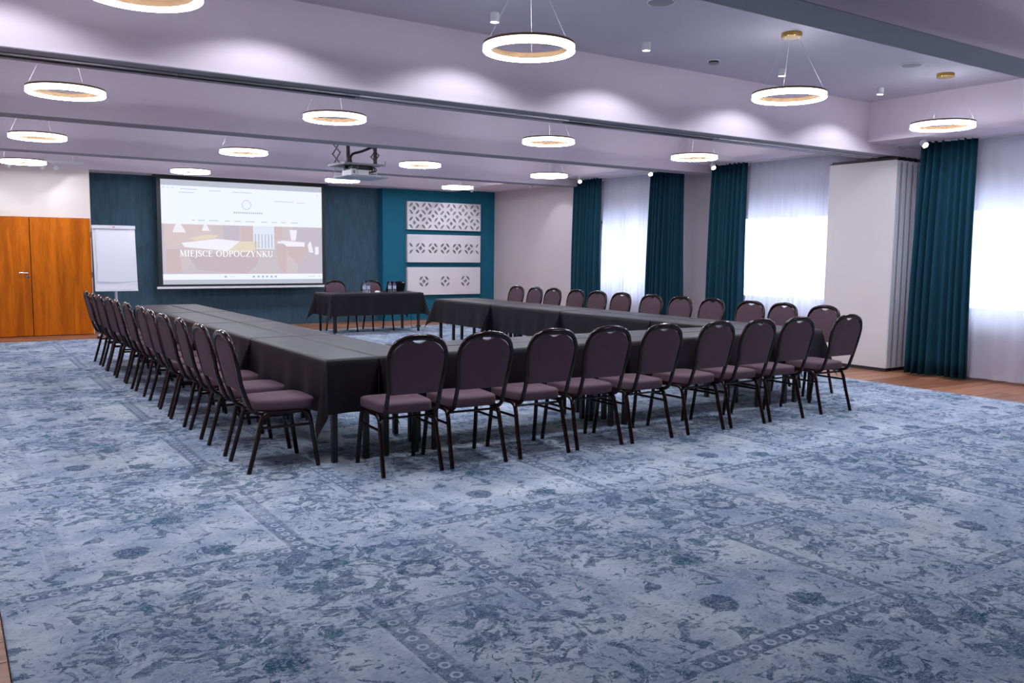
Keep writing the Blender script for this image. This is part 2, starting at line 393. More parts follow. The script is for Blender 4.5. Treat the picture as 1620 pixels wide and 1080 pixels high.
# ceiling: deep coffers between cross beams, side bulkhead with soffit
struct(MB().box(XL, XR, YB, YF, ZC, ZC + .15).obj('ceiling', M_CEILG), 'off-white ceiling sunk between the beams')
def beam(name, y0, y1, label):
    o = MB().box(XL, XR, y0, y1, ZB + .006, ZC).obj(name, M_CEIL); struct(o, label)
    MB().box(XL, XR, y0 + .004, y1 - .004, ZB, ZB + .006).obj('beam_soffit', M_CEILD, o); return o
beam('trim_2', -.15, .15, None)
beam('trim_3', 3.0, 3.30, 'ceiling beam crossing the top right corner')
b1 = beam('trim_4', 6.68, 7.10, 'wide ceiling beam with the partition track')
beam('trim_5', 9.85, 10.15, 'ceiling beam before the projector')
beam('trim_6', 13.30, 13.60, 'ceiling beam beyond the projector')
struct(MB().box(XL, 9.78, 16.76, YF, 2.885, ZC).obj('trim_7', M_CEIL), 'lowered ceiling edge over the far wall')
bays = [(YB, -.15), (.15, 3.0), (3.30, 6.68), (7.10, 9.85), (10.15, 13.30), (13.60, YF)]
mb = MB()
for a, b in bays: mb.box(9.78, XR, a + .0005, b - .0005, ZS, ZC - .0005)
struct(mb.obj('trim_8', M_CEIL), 'lowered ceiling strip over the curtains')
# partition track under beam 1
tr = thing('partition_track', 'grey metal track for the folding partition under the wide beam', 'track', (0, 6.9, ZB))
for x0, x1 in [(XL, 1.55), (1.55, 3.0), (3.0, 5.2), (5.2, 7.3), (7.3, 9.0), (9.0, 10.26)]:
    MB().box(x0 + .003, x1 - .003, .035, .062, -.016, -.0005).box(x0 + .003, x1 - .003, -.062, -.035, -.016, -.0005).obj('rail', M_ALU if (x0 in (3.0, 7.3, 9.0)) else M_ALUD, tr)
MB().box(XL, 10.26, -.034, .034, -.004, -.0005).obj('slot', M_BLACK, tr)

# doors in the far wall
def door(name, x0, x1, lab):
    o = MB().box(x0, x1, 16.715, 16.77, .012, 2.03).obj(name, M_DOOR); struct(o, lab); return o
MB().box(.3, .345, 16.70, 16.80, 0, 2.045)
d1 = door('door_1', .345, 1.290, 'left leaf of the orange-brown wooden double door, with the handle')
d2 = door('door_2', 1.302, 2.228, 'right leaf of the orange-brown wooden double door')
MB().tube([(1.235, 16.715, 1.085), (1.235, 16.665, 1.085)], .011, 10).tube([(1.245, 16.662, 1.085), (1.11, 16.662, 1.088)], .010, 10).obj('door_handle', M_CHROME, d1, 40)
MB().lathe([(.026, 0), (.026, .008), (.010, .009)], 16).obj('keyhole_plate', M_CHROME, d1).matrix_local = Matrix.Translation((1.240, 16.713, 1.02)) @ Matrix.Rotation(PI / 2, 4, 'X')
for z in (.35, 1.05, 1.75): MB().tube([(2.235, 16.705, z - .05), (2.235, 16.705, z + .05)], .009, 8).obj('hinge', M_ALUD, d2)

# ------------------------------------------------------------------ ring lamps
RO, RI = .314, .268
ring_m = MB().lathe([(RO + .001, .046), (RI - .002, .046), (RI - .002, .008), (RI + .003, .008), (RI + .003, .030), (RO + .001, .030)], 72, close=True).mesh('ring_body', M_BRONZE, 40)
diff_m = MB().lathe([(RI + .004, .0075), (RI - .001, .0075), (RI - .001, -.006), (RI + .006, -.012), (RO - .006, -.012), (RO, -.006), (RO - .003, .0075)], 72, close=True).mesh('diffuser', M_LED, 60)
side_m = MB().lathe([(RO + .001, .0295), (RO - .002, .0295), (RO - .002, -.004), (RO + .001, -.006)], 72, close=True).mesh('side_diffuser', M_LEDO, 60)
can_m = MB().lathe([(.0, .0), (.085, .0), (.088, -.006), (.088, -.034), (.082, -.04), (0, -.04)], 32).mesh('ceiling_rose', M_BRASS, 40)
def ring(x, y, z, lab):
    t = thing('ring_pendant_lamp', lab, 'lamp', (x, y, z), 0, 'ring pendant lamps on the ceiling')
    link('ring_body', ring_m, t); link('diffuser', diff_m, t); link('side_diffuser', side_m, t); link('ceiling_rose', can_m, t, (0, 0, ZC - z))
    for a in (-35, 85, 205):
        a = math.radians(a - YAW)
        MB().tube([(.298 * math.cos(a), .298 * math.sin(a), .045), (.06 * math.cos(a), .06 * math.sin(a), ZC - z - .04)], .0016, 5).obj('suspension_wire', M_WIRE, t)
    return t
RINGS = [(.99, 5.16, 2.87), (3.43, 4.98, 2.87), (6.26, 5.07, 2.87), (8.90, 5.20, 2.87),
         (.985, 8.50, 2.83), (3.42, 8.43, 2.83), (6.19, 8.55, 2.83), (8.75, 8.65, 2.83),
         (1.06, 11.95, 2.82), (3.53, 11.95, 2.82), (6.20, 11.90, 2.82), (8.77, 12.08, 2.82),
         (1.15, 15.35, 2.81), (3.61, 15.28, 2.81), (6.32, 15.24, 2.81), (8.80, 15.26, 2.81)]
ring(8.9, 1.55, 2.87, 'bronze ring lamp just outside the right edge, nearer than all the others')
ring(6.4, 1.35, 2.87, 'bronze ring lamp above and beside the camera, out of the picture')
rowname = ['in the row nearest the camera', 'in the second row, just beyond the track beam', 'in the third row, level with the projector', 'in the farthest row, before the teal wall']
colname = ['leftmost bronze ring lamp', 'second bronze ring lamp from the left', 'third bronze ring lamp from the left', 'rightmost bronze ring lamp']
for i, (x, y, z) in enumerate(RINGS): ring(x, y, z, '%s %s' % (colname[i % 4], rowname[i // 4]))

# ------------------------------------------------------------------ small spot lights
spot_b = MB().lathe([(0, .0), (.038, .0), (.038, -.075), (.034, -.075), (.032, -.066), (0, -.066)], 20).mesh('housing', M_WPLAS, 40)
spot_l = MB().lathe([(0, -.068), (.031, -.068), (.031, -.073), (0, -.073)], 20).mesh('lens', M_SPOTL)
def spot(x, y, z, d, lab, power=SPOT_W, ang=110, mount=True):
    t = thing('ceiling_spotlight', lab, 'spotlight', (x, y, z), 0, 'small white ceiling spotlights')
    q = Vector(d).normalized().to_track_quat('-Z', 'Y').to_matrix().to_4x4()
    h = .05 if mount else 0
    R = Matrix.Translation((0, 0, -h)) @ q
    for nm, me in (('housing', spot_b), ('lens', spot_l)):
        o = link(nm, me, t); o.matrix_local = R
    if mount: MB().tube([(0, 0, 0), (0, 0, -h - .01)], .012, 8).lathe([(0, 0), (.035, 0), (.035, -.012), (0, -.012)], 16).obj('bracket', M_WPLAS, t)
    l = bpy.data.lights.new('spot_bulb', 'SPOT'); l.energy = power; l.spot_size = math.radians(ang); l.spot_blend = .35; l.shadow_soft_size = .02; l.color = (.86, .90, 1)
    lo = bpy.data.objects.new('spot_bulb', l); COL.objects.link(lo); lo.parent = t; lo.matrix_local = R @ Matrix.Translation((0, 0, -.078))
    return t
for x, lab in [(.35, 'off the left edge of the picture'), (2.1, 'above the top edge, left of the brass ring'), (3.83, 'left of the big ring lamp'), (5.47, 'right of the big ring lamp'), (7.35, 'behind the ring lamp with the brass rose'), (9.05, 'nearest the ceiling corner on the right')]:
    spot(x, 6.05, ZC, (0, 0.05, -1), 'white cylinder spotlight on the near ceiling, ' + lab, 30, 136, mount=False)
for x, y, d, lab in [(9.95, 6.05, (-.35, -.75, -.6), 'above the nearest teal curtain'), (9.95, 9.45, (-.35, -.75, -.7), 'by the third teal curtain'), (9.95, 10.85, (-.35, -.75, -.7), 'over the first sheer, beside the second teal curtain'),
                     (9.95, 12.75, (-.35, -.75, -.7), 'at the top of the farthest teal curtain'), (9.95, 14.35, (.8, .15, -.9), 'in front of the plain pink wall'), (9.6, 16.0, (.15, .9, -.75), 'shining on the white cut-out panels')]:
    spot(x, y, ZS, d, 'small angled white spotlight ' + lab, 14 if d[1] > 0 else 5, 70)
for x, d, lab in [(1.02, (-.35, .12, -.9), 'leftmost of three above the door'), (1.47, (.35, .12, -.9), 'middle of three above the door'), (1.66, (.6, .3, -.7), 'rightmost of three above the door')]:
    spot(x, 16.25, 2.90 if False else ZC - .5, d, 'small white spotlight, ' + lab, 6, 110)
rail = MB().box(.8, 2.1, 16.20, 16.30, ZC - .50, ZC - .47).tube([(.95, 16.25, ZC - .48), (.95, 16.25, ZC)], .01).tube([(1.95, 16.25, ZC - .48), (1.95, 16.25, ZC)], .01).obj('spotlight_rail', M_WPLAS)
tag(rail, 'white rail carrying the three spotlights above the door', 'rail')

# ceiling discs
def disc(name, x, y, r, m, lab, cat):
    t = thing(name, lab, cat, (x, y, ZC))
    MB().lathe([(0, 0), (r, 0), (r, -.006), (r - .006, -.010), (0, -.010)], 32).obj('cover', m, t, 40); return t
M_DISC = mat('grey grille', (.30, .29, .33), .6)
a = disc('ceiling_speaker', 8.23, 5.17, .10, M_DISC, 'round grey speaker grille on the ceiling left of the rightmost brass rose', 'speaker')
b = disc('ceiling_speaker', 4.70, 5.05, .10, M_DISC, 'round grey speaker grille at the top edge of the picture', 'speaker')
for q in (a, b): MB().lathe([(.10, -.001), (.108, -.001), (.108, -.008), (.10, -.008)], 32, close=True).obj('rim', M_WPLAS, q)
s = thing('smoke_detector', 'small round detector with dark slots on the near ceiling', 'detector', (6.50, 6.20, ZC))
MB().lathe([(0, 0), (.065, 0), (.065, -.010), (0, -.010)], 24).obj('base', M_WPLAS, s, 40)
MB().lathe([(.0, -.010), (.05, -.010), (.05, -.026), (0, -.026)], 24).obj('slots', M_BLACK, s, 40)
MB().lathe([(.0, -.0262), (.055, -.0262), (.045, -.036), (0, -.04)], 24).obj('cap', M_GREY, s, 40)

# ------------------------------------------------------------------ curtains
def curtain(name, y0, y1, x, z0, z1, m, lab, cat, waves, amp, flare=0.0, grp=None, hem=False, seed=0):
    rnd = random.Random(seed); n = waves * 8; rows = 14; mb = MB(); vs = []
    ph = [rnd.uniform(.4, 1.45) for _ in range(waves + 2)]
    ph2 = [rnd.uniform(-.5, .5) for _ in range(waves + 2)]
    ym = (y0 + y1) / 2
    for r in range(rows + 1):
        v = r / rows; z = z1 + (z0 - z1) * v
        g = (1 + flare * v ** 1.3)
        for i in range(n + 1):
            s_ = i / n; k = s_ * waves; kk = int(k); fr = k - kk
            a_ = amp * (ph[kk] * (1 - fr) + ph[kk + 1] * fr) * (.55 + .55 * v)
            dy = (ph2[kk] * (1 - fr) + ph2[kk + 1] * fr) * (y1 - y0) / waves * (.4 + .6 * v)
            yy = ym + (y0 + (y1 - y0) * s_ - ym) * g + dy
            xx = x + a_ * math.sin(k * 2 * PI + ph2[kk % len(ph2)] * v * 2) - (.02 * math.sin(v * PI))
            vs.append((xx, yy, z))
    fs = [(r * (n + 1) + i, r * (n + 1) + i + 1, (r + 1) * (n + 1) + i + 1, (r + 1) * (n + 1) + i) for r in range(rows) for i in range(n)]
    mb.add(vs, fs)
    t = thing(name, lab, cat, (0, 0, 0), 0, grp)
    me = mb.mesh('drape', m); me.polygons.foreach_set('use_smooth', [True] * len(me.polygons)); o = link('drape', me, t)
    if name == 'curtain':
        md = o.modifiers.new('thick', 'SOLIDIFY'); md.thickness = .004
    hb = MB(); 
    v2 = [(a[0] - .004, a[1], a[2]) for a in vs[:n + 1]] + [(a[0] - .004, a[1], a[2] - .05) for a in vs[:n + 1]]
    hb.add(v2, [(i, i + 1, n + 2 + i, n + 1 + i) for i in range(n)]); hb.obj('heading_tape', m, t)
    if hem:
        hb = MB(); L = vs[-(n + 1):]; v2 = [(a[0] - .003, a[1], a[2]) for a in L] + [(a[0] - .003, a[1], a[2] + .07) for a in L]
        hb.add(v2, [(i, i + 1, n + 2 + i, n + 1 + i) for i in range(n)]); hb.obj('hem', m, t)
    return t
G1 = 'teal curtains'; G2 = 'white sheer curtains'
curtain('curtain', 12.62, 13.46, 10.36, .03, ZS, M_CURT, 'teal velvet curtain farthest away, next to the pink wall', 'curtain', 9, .085, .06, G1, seed=1)
curtain('curtain', 10.50, 11.25, 10.36, .03, ZS, M_CURT, 'teal velvet curtain on the right side of the farthest window', 'curtain', 8, .085, .10, G1, seed=2)
curtain('curtain', 9.10, 9.82, 10.36, .03, ZS, M_CURT, 'teal velvet curtain left of the middle sheer, right of the wall pier', 'curtain', 8, .09, .06, G1, seed=3)
curtain('curtain', 5.60, 6.28, 10.36, .03, ZS, M_CURT, 'nearest teal velvet curtain, beside the folding partition', 'curtain', 8, .095, .08, G1, seed=4)
curtain('sheer_curtain', 11.20, 12.70, 10.52, .04, ZS, M_SHEER, 'white sheer curtain of the farthest window', 'curtain', 14, .022, 0, G2, True, 5)
curtain('sheer_curtain', 7.20, 9.20, 10.50, .04, ZS, M_SHEER, 'white sheer curtain of the middle window, left of the folding partition', 'curtain', 16, .025, 0, G2, True, 6)
curtain('sheer_curtain', 3.30, 5.74, 10.50, .04, ZS, M_SHEER, 'white sheer curtain at the right edge of the picture', 'curtain', 13, .032, 0, G2, True, 7)
ctr = MB()
for a, b in bays[2:5]: ctr.box(10.33, 10.39, a + .01, b - .01, ZS - .012, ZS - .0005).box(10.47, 10.53, a + .01, b - .01, ZS - .012, ZS - .0005)
tag(ctr.obj('curtain_rail', M_WPLAS), 'white curtain rails fixed under the lowered ceiling strip', 'rail')

# ------------------------------------------------------------------ folding partition stack
M_PART = plaster('partition panel laminate', (.71, .655, .645), .5, .02)
pt = thing('folding_partition', 'folded stack of cream partition panels with silver edges by the wall', 'partition', (10.28, 6.58, 0))
for i in range(5):
    x = i * .122
    p = MB().box(x, x + .100, .012, 1.0, .045, 2.745).obj('panel', M_PART, pt)
    MB().box(x + .002, x + .030, -.004, .012, .05, 2.735).box(x + .036, x + .078, -.010, .012, .05, 2.735).obj('edge_profile', M_ALU, p)
    MB().box(x + .080, x + .098, -.004, .012, .06, 2.70).obj('seal', M_RUB, p)
    MB().box(x + .01, x + .09, .02, .98, .0, .045).obj('bottom_seal', M_RUB, p)
    MB().box(x + .025, x + .085, .0, .06, 2.70, 2.775).box(x + .04, x + .06, .0, 1.0, 2.745, 2.785).obj('trolley', M_BLACK, p)
MB().box(-.004, .0, .01, 1.0, 2.745, 2.76).obj('top_edge', M_BLACK, pt)

# ------------------------------------------------------------------ projection screen
SY = 17.0
sc = thing('projection_screen', 'lowered projection screen showing a web page of a bedroom, on the teal wall', 'projection screen', (0, 0, 0))
MB().box(3.40, 6.66, SY + .002, SY + .006, .83, 2.90).obj('black_border', M_BLACK, sc)
MB().box(3.36, 6.70, SY - .02, SY + .02, .775, .815).obj('weight_bar', M_WHITE, sc)
MB().box(3.34, 6.72, SY - .05, SY + .06, 2.86, 2.93).obj('screen_housing', M_BLACK, sc)
def em(name, c, s=.70): return mat(name, (0.02, .02, .02), .9, emit=c, es=s, spec=0)
PX0, PX1, PZ0, PZ1 = 3.47, 6.59, .855, 2.81
def PU(u): return PX0 + (PX1 - PX0) * u
def PV(v): return PZ1 - (PZ1 - PZ0) * v      # v measured downwards
pic_m = [em('projected grey', (.50,.52,.62)), em('projected page white', (.86,.91,1.06)), em('projected wall', (.62,.54,.58)), em('projected bed base', (.56,.46,.50)),
         em('projected white linen', (.88,.86,.96)), em('projected yellow blanket', (.76,.67,.55)), em('projected drape', (.62,.49,.52)), em('projected window', (.74,.80,.92)),
         em('projected wood', (.60,.48,.50)), em('projected carpet', (.58,.52,.57)), em('projected dim wall', (.55,.50,.58)), em('projected headboard', (.66,.55,.56)), em('projected icon', (.36, .46, .75)), em('projected text', (.52, .55, .66)), em('projected bright', (.86,.84,.92))]
pb = MB(); lay = [0]
def quad(k, pts):
    lay[0] += 1; pb.k = k; yy = SY - .0003 * lay[0]
    pb.add([(PU(u), yy, PV(v)) for u, v in pts], [tuple(range(len(pts)))])
def R_(k, u0, u1, v0, v1): quad(k, [(u0, v0), (u1, v0), (u1, v1), (u0, v1)])
R_(0, 0, 1, 0, 1); R_(1, 0, 1, .055, .42); R_(1, 0, 1, .90, .955)
R_(2, .012, .988, .42, .90)
R_(11, .012, .30, .42, .64); R_(10, .36, .46, .42, .60); R_(6, .47, .545, .42, .60); R_(7, .545, .68, .42, .65); R_(6, .68, .73, .42, .55); R_(10, .80, .988, .42, .72)
quad(9, [(.012, .90), (.30, .78), (.62, .66), (.74, .66), (.76, .90)])
quad(3, [(.14, .70), (.40, .70), (.58, .66), (.57, .80), (.50, .90), (.20, .86)])
quad(4, [(.11, .60), (.32, .555), (.46, .575), (.40, .675), (.13, .64)])
quad(5, [(.15, .56), (.24, .52), (.33, .52), (.31, .55), (.20, .575)]); quad(5, [(.46, .575), (.57, .575), (.58, .62), (.54, .68), (.38, .68)])
quad(8, [(.10, .66), (.11, .90), (.02, .90), (.02, .66)]); quad(8, [(.69, .60), (.76, .60), (.76, .86), (.74, .90), (.70, .80)]); quad(8, [(.76, .62), (.90, .63), (.89, .68), (.84, .82), (.77, .70)])
quad(4, [(.72, .56), (.88, .575), (.88, .62), (.76, .62)]); quad(14, [(.78, .45), (.83, .45), (.82, .56), (.79, .56)]); quad(10, [(.86, .74), (.988, .68), (.988, .90), (.82, .90)])
quad(14, [(.08, .42), (.11, .42), (.14, .50), (.06, .50)]); quad(14, [(.245, .42), (.26, .42), (.28, .48), (.23, .48)]); quad(14, [(.90, .60), (.92, .56), (.94, .68), (.91, .68)]); quad(14, [(.95, .62), (.975, .62), (.975, .70), (.95, .70)])
R_(14, .70, .78, .57, .59)
for k in range(6): R_(0, .555 + k * .021, .562 + k * .021, .50, .64)
for u, wd in ((.175, .02), (.21, .05), (.275, .07), (.37, .04), (.43, .05), (.50, .07), (.595, .05), (.665, .04), (.725, .04), (.79, .06)): R_(13, u, u + wd * .8, .375, .383)
for u, wd, v in ((.01, .012, .075), (.035, .012, .075), (.062, .012, .075), (.11, .10, .082), (.28, .07, .088), (.42, .12, .092), (.96, .012, .085), (.10, .09, .115), (.68, .13, .165), (.83, .05, .17)): R_(13, u, u + wd, v, v + .006)
for k in range(14): R_(13, .425 + k * .0132, .434 + k * .0132, .285, .302)
a0 = []
for k in range(24):
    p, q = 2 * PI * k / 24, 2 * PI * (k + 1) / 24
    for r_, r2_ in ((.026, .030), (.014, .016)):
        quad(13, [(.505 + r_ * math.cos(p), .215 + 1.6 * r_ * math.sin(p)), (.505 + r2_ * math.cos(p), .215 + 1.6 * r2_ * math.sin(p)), (.505 + r2_ * math.cos(q), .215 + 1.6 * r2_ * math.sin(q)), (.505 + r_ * math.cos(q), .215 + 1.6 * r_ * math.sin(q))]) if k % 2 == 0 or r_ > .02 else None
for k, u in enumerate((.36, .535, .565, .593, .62, .648, .676)): R_(12, u, u + .013, .918, .937)
for u in (.39, .41): R_(13, u, u + .016, .925, .929)
for u in (.90, .915, .93, .97): R_(13, u, u + .009, .924, .932)
R_(13, .015, .14, .885, .890)
pb.k = 0
pic = pb.obj('projected_image', pic_m, sc)
# headline, drawn in roman capitals with thin and thick strokes
M_TXT = em('projected lettering', (1, 1, 1))
def glyphs():
    S = lambda *p: p     # stroke (x0,y0,x1,y1,width)
    t_, T_ = .045, .13
    def serif(x, y, w_=.13): return (x - w_, y, x + w_, y, .05)
    G = {}
    G['I'] = (.42, [(.21, 0, .21, 1, T_), serif(.21, .02), serif(.21, .98)])
    G['M'] = (1.1, [(.18, 0, .20, 1, t_), (.20, 1, .54, .08, T_), (.54, .08, .86, 1, t_), (.88, 1, .92, 0, T_), serif(.18, .02, .11), serif(.92, .02, .14), serif(.16, .98, .09), serif(.92, .98, .10)])
    G['E'] = (.74, [(.20, 0, .20, 1, T_), (.1, .02, .66, .02, .05), (.1, .98, .62, .98, .05), (.20, .52, .50, .52, .05), (.65, .02, .66, .2, .05), (.61, .98, .62, .82, .05), (.50, .42, .50, .62, .04)])
    G['J'] = (.42, [(.24, 1, .24, .02, T_), (.24, .05, .14, -.18, .09), (.14, -.18, -.02, -.22, .06), serif(.24, .98)])
    G['N'] = (.98, [(.18, 0, .18, 1, t_), (.16, 1, .80, 0, T_), (.80, 0, .80, 1, t_), serif(.18, .02, .12), serif(.14, .98, .10), serif(.80, .98, .12)])
    G['Z'] = (.80, [(.68, .96, .12, .04, T_), (.12, .98, .70, .98, .05), (.10, .02, .72, .02, .05), (.13, .98, .12, .80, .05), (.71, .02, .72, .2, .05)])
    G['Y'] = (.84, [(.42, 0, .42, .48, T_), (.42, .46, .12, 1, T_), (.42, .46, .74, 1, t_), serif(.42, .02), serif(.12, .98, .11), serif(.74, .98, .10)])
    G['K'] = (.88, [(.20, 0, .20, 1, T_), (.22, .46, .68, 1, t_), (.34, .58, .78, 0, T_), serif(.2, .02), serif(.2, .98), serif(.68, .98, .11), serif(.78, .02, .11)])
    def arc(cx, cy, rx, ry, a0_, a1_, n=14, wt=None):
        out = []
        for i in range(n):
            p = math.radians(a0_ + (a1_ - a0_) * i / n); q = math.radians(a0_ + (a1_ - a0_) * (i + 1) / n); m_ = (p + q) / 2
            wd = .05 + .085 * abs(math.cos(m_)) ** 1.5
            out.append((cx + rx * math.cos(p), cy + ry * math.sin(p), cx + rx * math.cos(q), cy + ry * math.sin(q), wd))
        return out
    G['O'] = (1.02, arc(.51, .5, .38, .48, 0, 360, 24))
    G['C'] = (.86, arc(.50, .5, .38, .48, 48, 312, 18) + [(.76, .86, .77, .70, .05), (.76, .14, .77, .28, .05)])
    G['D'] = (.96, [(.20, 0, .20, 1, T_), (.08, .02, .45, .02, .05), (.08, .98, .45, .98, .05)] + arc(.42, .5, .42, .48, -90, 90, 14))
    G['P'] = (.72, [(.20, 0, .20, 1, T_), (.08, .98, .4, .98, .05), (.2, .46, .4, .46, .05), serif(.2, .02)] + arc(.38, .72, .26, .26, -90, 90, 10))
    G['S'] = (.62, arc(.31, .73, .20, .25, 30, 230, 12) + [(.16, .62, .46, .38, .13)] + arc(.30, .27, .22, .26, 50, -150, 12) + [(.50, .86, .51, .72, .05), (.08, .14, .09, .30, .05)])
    G['U'] = (.92, [(.20, 1, .20, .35, T_), (.74, 1, .74, .35, t_), serif(.20, .98), serif(.74, .98, .12)] + arc(.47, .35, .27, .34, 180, 360, 12))
    G[' '] = (.40, [])
    return G
GL = glyphs(); tb = MB(); x = 0; text = 'MIEJSCE ODPOCZYNKU'
tot = sum(GL[c][0] + .02 for c in text); x0, x1 = PU(.095), PU(.668); sx = (x1 - x0) / tot; zb, hz = 1.385, .115
for c in text:
    for (ax, ay, bx, by, wd) in GL[c][1]:
        a_ = Vector((x0 + (x + ax) * sx, zb + ay * hz)); b_ = Vector((x0 + (x + bx) * sx, zb + by * hz)); d_ = (b_ - a_)
        if d_.length < 1e-6: continue
        n_ = Vector((-d_.y, d_.x)).normalized() * wd * sx * .62
        tb.add([(p.x, SY - .055, p.y) for p in (a_ - n_, b_ - n_, b_ + n_, a_ + n_)], [(0, 1, 2, 3)])
    x += GL[c][0] + .02
for v in range(len(tb.v)): tb.v[v] = (tb.v[v][0], SY - .0003 * (lay[0] + 4), tb.v[v][2])
tb.obj('lettering', M_TXT, sc)['label'] = 'white capital lettering across the picture'

# ------------------------------------------------------------------ three cut-out wall panels
def lens_poly(cx, cz, ang, ln, wd, n=8):
    pts = []
    for s_ in (1, -1):
        for i in range(n):
            t_ = -1 + 2 * i / n; t_ = t_ * s_
            pts.append((t_ * ln / 2, s_ * wd / 2 * (1 - t_ * t_)))
    ca, sa = math.cos(ang), math.sin(ang)
    return [(cx + p * ca - q * sa, cz + p * sa + q * ca) for p, q in pts]
def sq_poly(cx, cz, h): return [(cx - h, cz), (cx, cz - h), (cx + h, cz), (cx, cz + h)]
def cutout(name, w_, h_, holes, m, parent, loc, th=.03):
    cu = bpy.data.curves.new(name, 'CURVE'); cu.dimensions = '2D'; cu.fill_mode = 'BOTH'; cu.extrude = th / 2
    for P in [[(0, 0), (w_, 0), (w_, h_), (0, h_)]] + holes:
        sp = cu.splines.new('POLY'); sp.points.add(len(P) - 1); sp.use_cyclic_u = True
        for p_, (a_, b_) in zip(sp.points, P): p_.co = (a_, b_, 0, 1)
    tmp = bpy.data.objects.new('tmp', cu); COL.objects.link(tmp)
    dg = bpy.context.evaluated_depsgraph_get(); dg.update()
    me = bpy.data.meshes.new_from_object(tmp.evaluated_get(dg)); bpy.data.objects.remove(tmp)
    me.materials.clear(); me.materials.append(m); me.name = name
    o = link(name, me, parent, loc); o.rotation_euler = (PI / 2, 0, 0); return o
AX0, AX1, AY = 8.60, 10.48, 17.12
def rosette(cx, cz, r=.098, L=True):
    out = [sq_poly(cx, cz, .052)]
    for k in range(4):
        a_ = PI / 4 + k * PI / 2; out.append(lens_poly(cx + r * math.cos(a_), cz + r * math.sin(a_), a_ + PI / 2, .125, .052))
    return out
W_ = AX1 - AX0; H_ = .615
for idx, (z0, kind, lab) in enumerate([(2.01, 0, 'topmost white wall panel, cut all over with a lattice of leaf shapes'), (1.29, 1, 'middle white wall panel with one row of cut-out rosettes'), (.565, 2, 'lowest white wall panel with three separate cut-out rosettes')]):
    holes = []
    if kind == 0:
        p = .312; seen = set()
        for r_ in range(3):
            for c_ in range(7):
                cx = .165 + c_ * p + (p / 2 if r_ % 2 else 0); cz = .145 + r_ * .1575 + .005
                if cx > W_ - .12: continue
                holes.append(sq_poly(cx, cz, .046))
                for k in range(4):
                    a_ = PI / 4 + k * PI / 2; lx, lz = cx + .0787 * math.sqrt(2) * math.cos(a_) * .99, cz + .0787 * math.sqrt(2) * math.sin(a_)
                    key = (round(lx / .04), round(lz / .04))
                    if any(abs(lx - q[0]) < .05 and abs(lz - q[1]) < .05 for q in seen): continue
                    if lx < .06 or lx > W_ - .06: continue
                    seen.add((lx, lz)); holes.append(lens_poly(lx, lz, a_ + PI / 2, .128, .050))
    elif kind == 1:
        for c_ in range(5): holes += rosette(.32 + c_ * .313, .31)
        for lx in (.085, W_ - .085):
            sg = 1 if lx < 1 else -1
            holes.append(lens_poly(lx, .31 + .075, -sg * PI / 4, .125, .048)); holes.append(lens_poly(lx, .31 - .075, sg * PI / 4, .125, .048))
    else:
        for cx in (.41, .955, 1.485): holes += rosette(cx, .30, .098)
    t = thing('decorative_wall_panel', lab, 'wall panel', (AX0, AY, z0), 0, 'white cut-out wall panels')
    cutout('face', W_, H_, holes, M_WHITE, t, (0, .0, 0), .028)
    MB().box(.01, W_ - .01, .035, .045, .01, H_ - .01).box(.0, .02, .015, .08, 0, H_).box(W_ - .02, W_, .015, .08, 0, H_).box(.02, W_ - .02, .015, .08, 0, .02).box(.02, W_ - .02, .015, .08, H_ - .02, H_).obj('backing_box', M_GREY if False else mat('panel backing', (.42, .38, .40), .6), t)

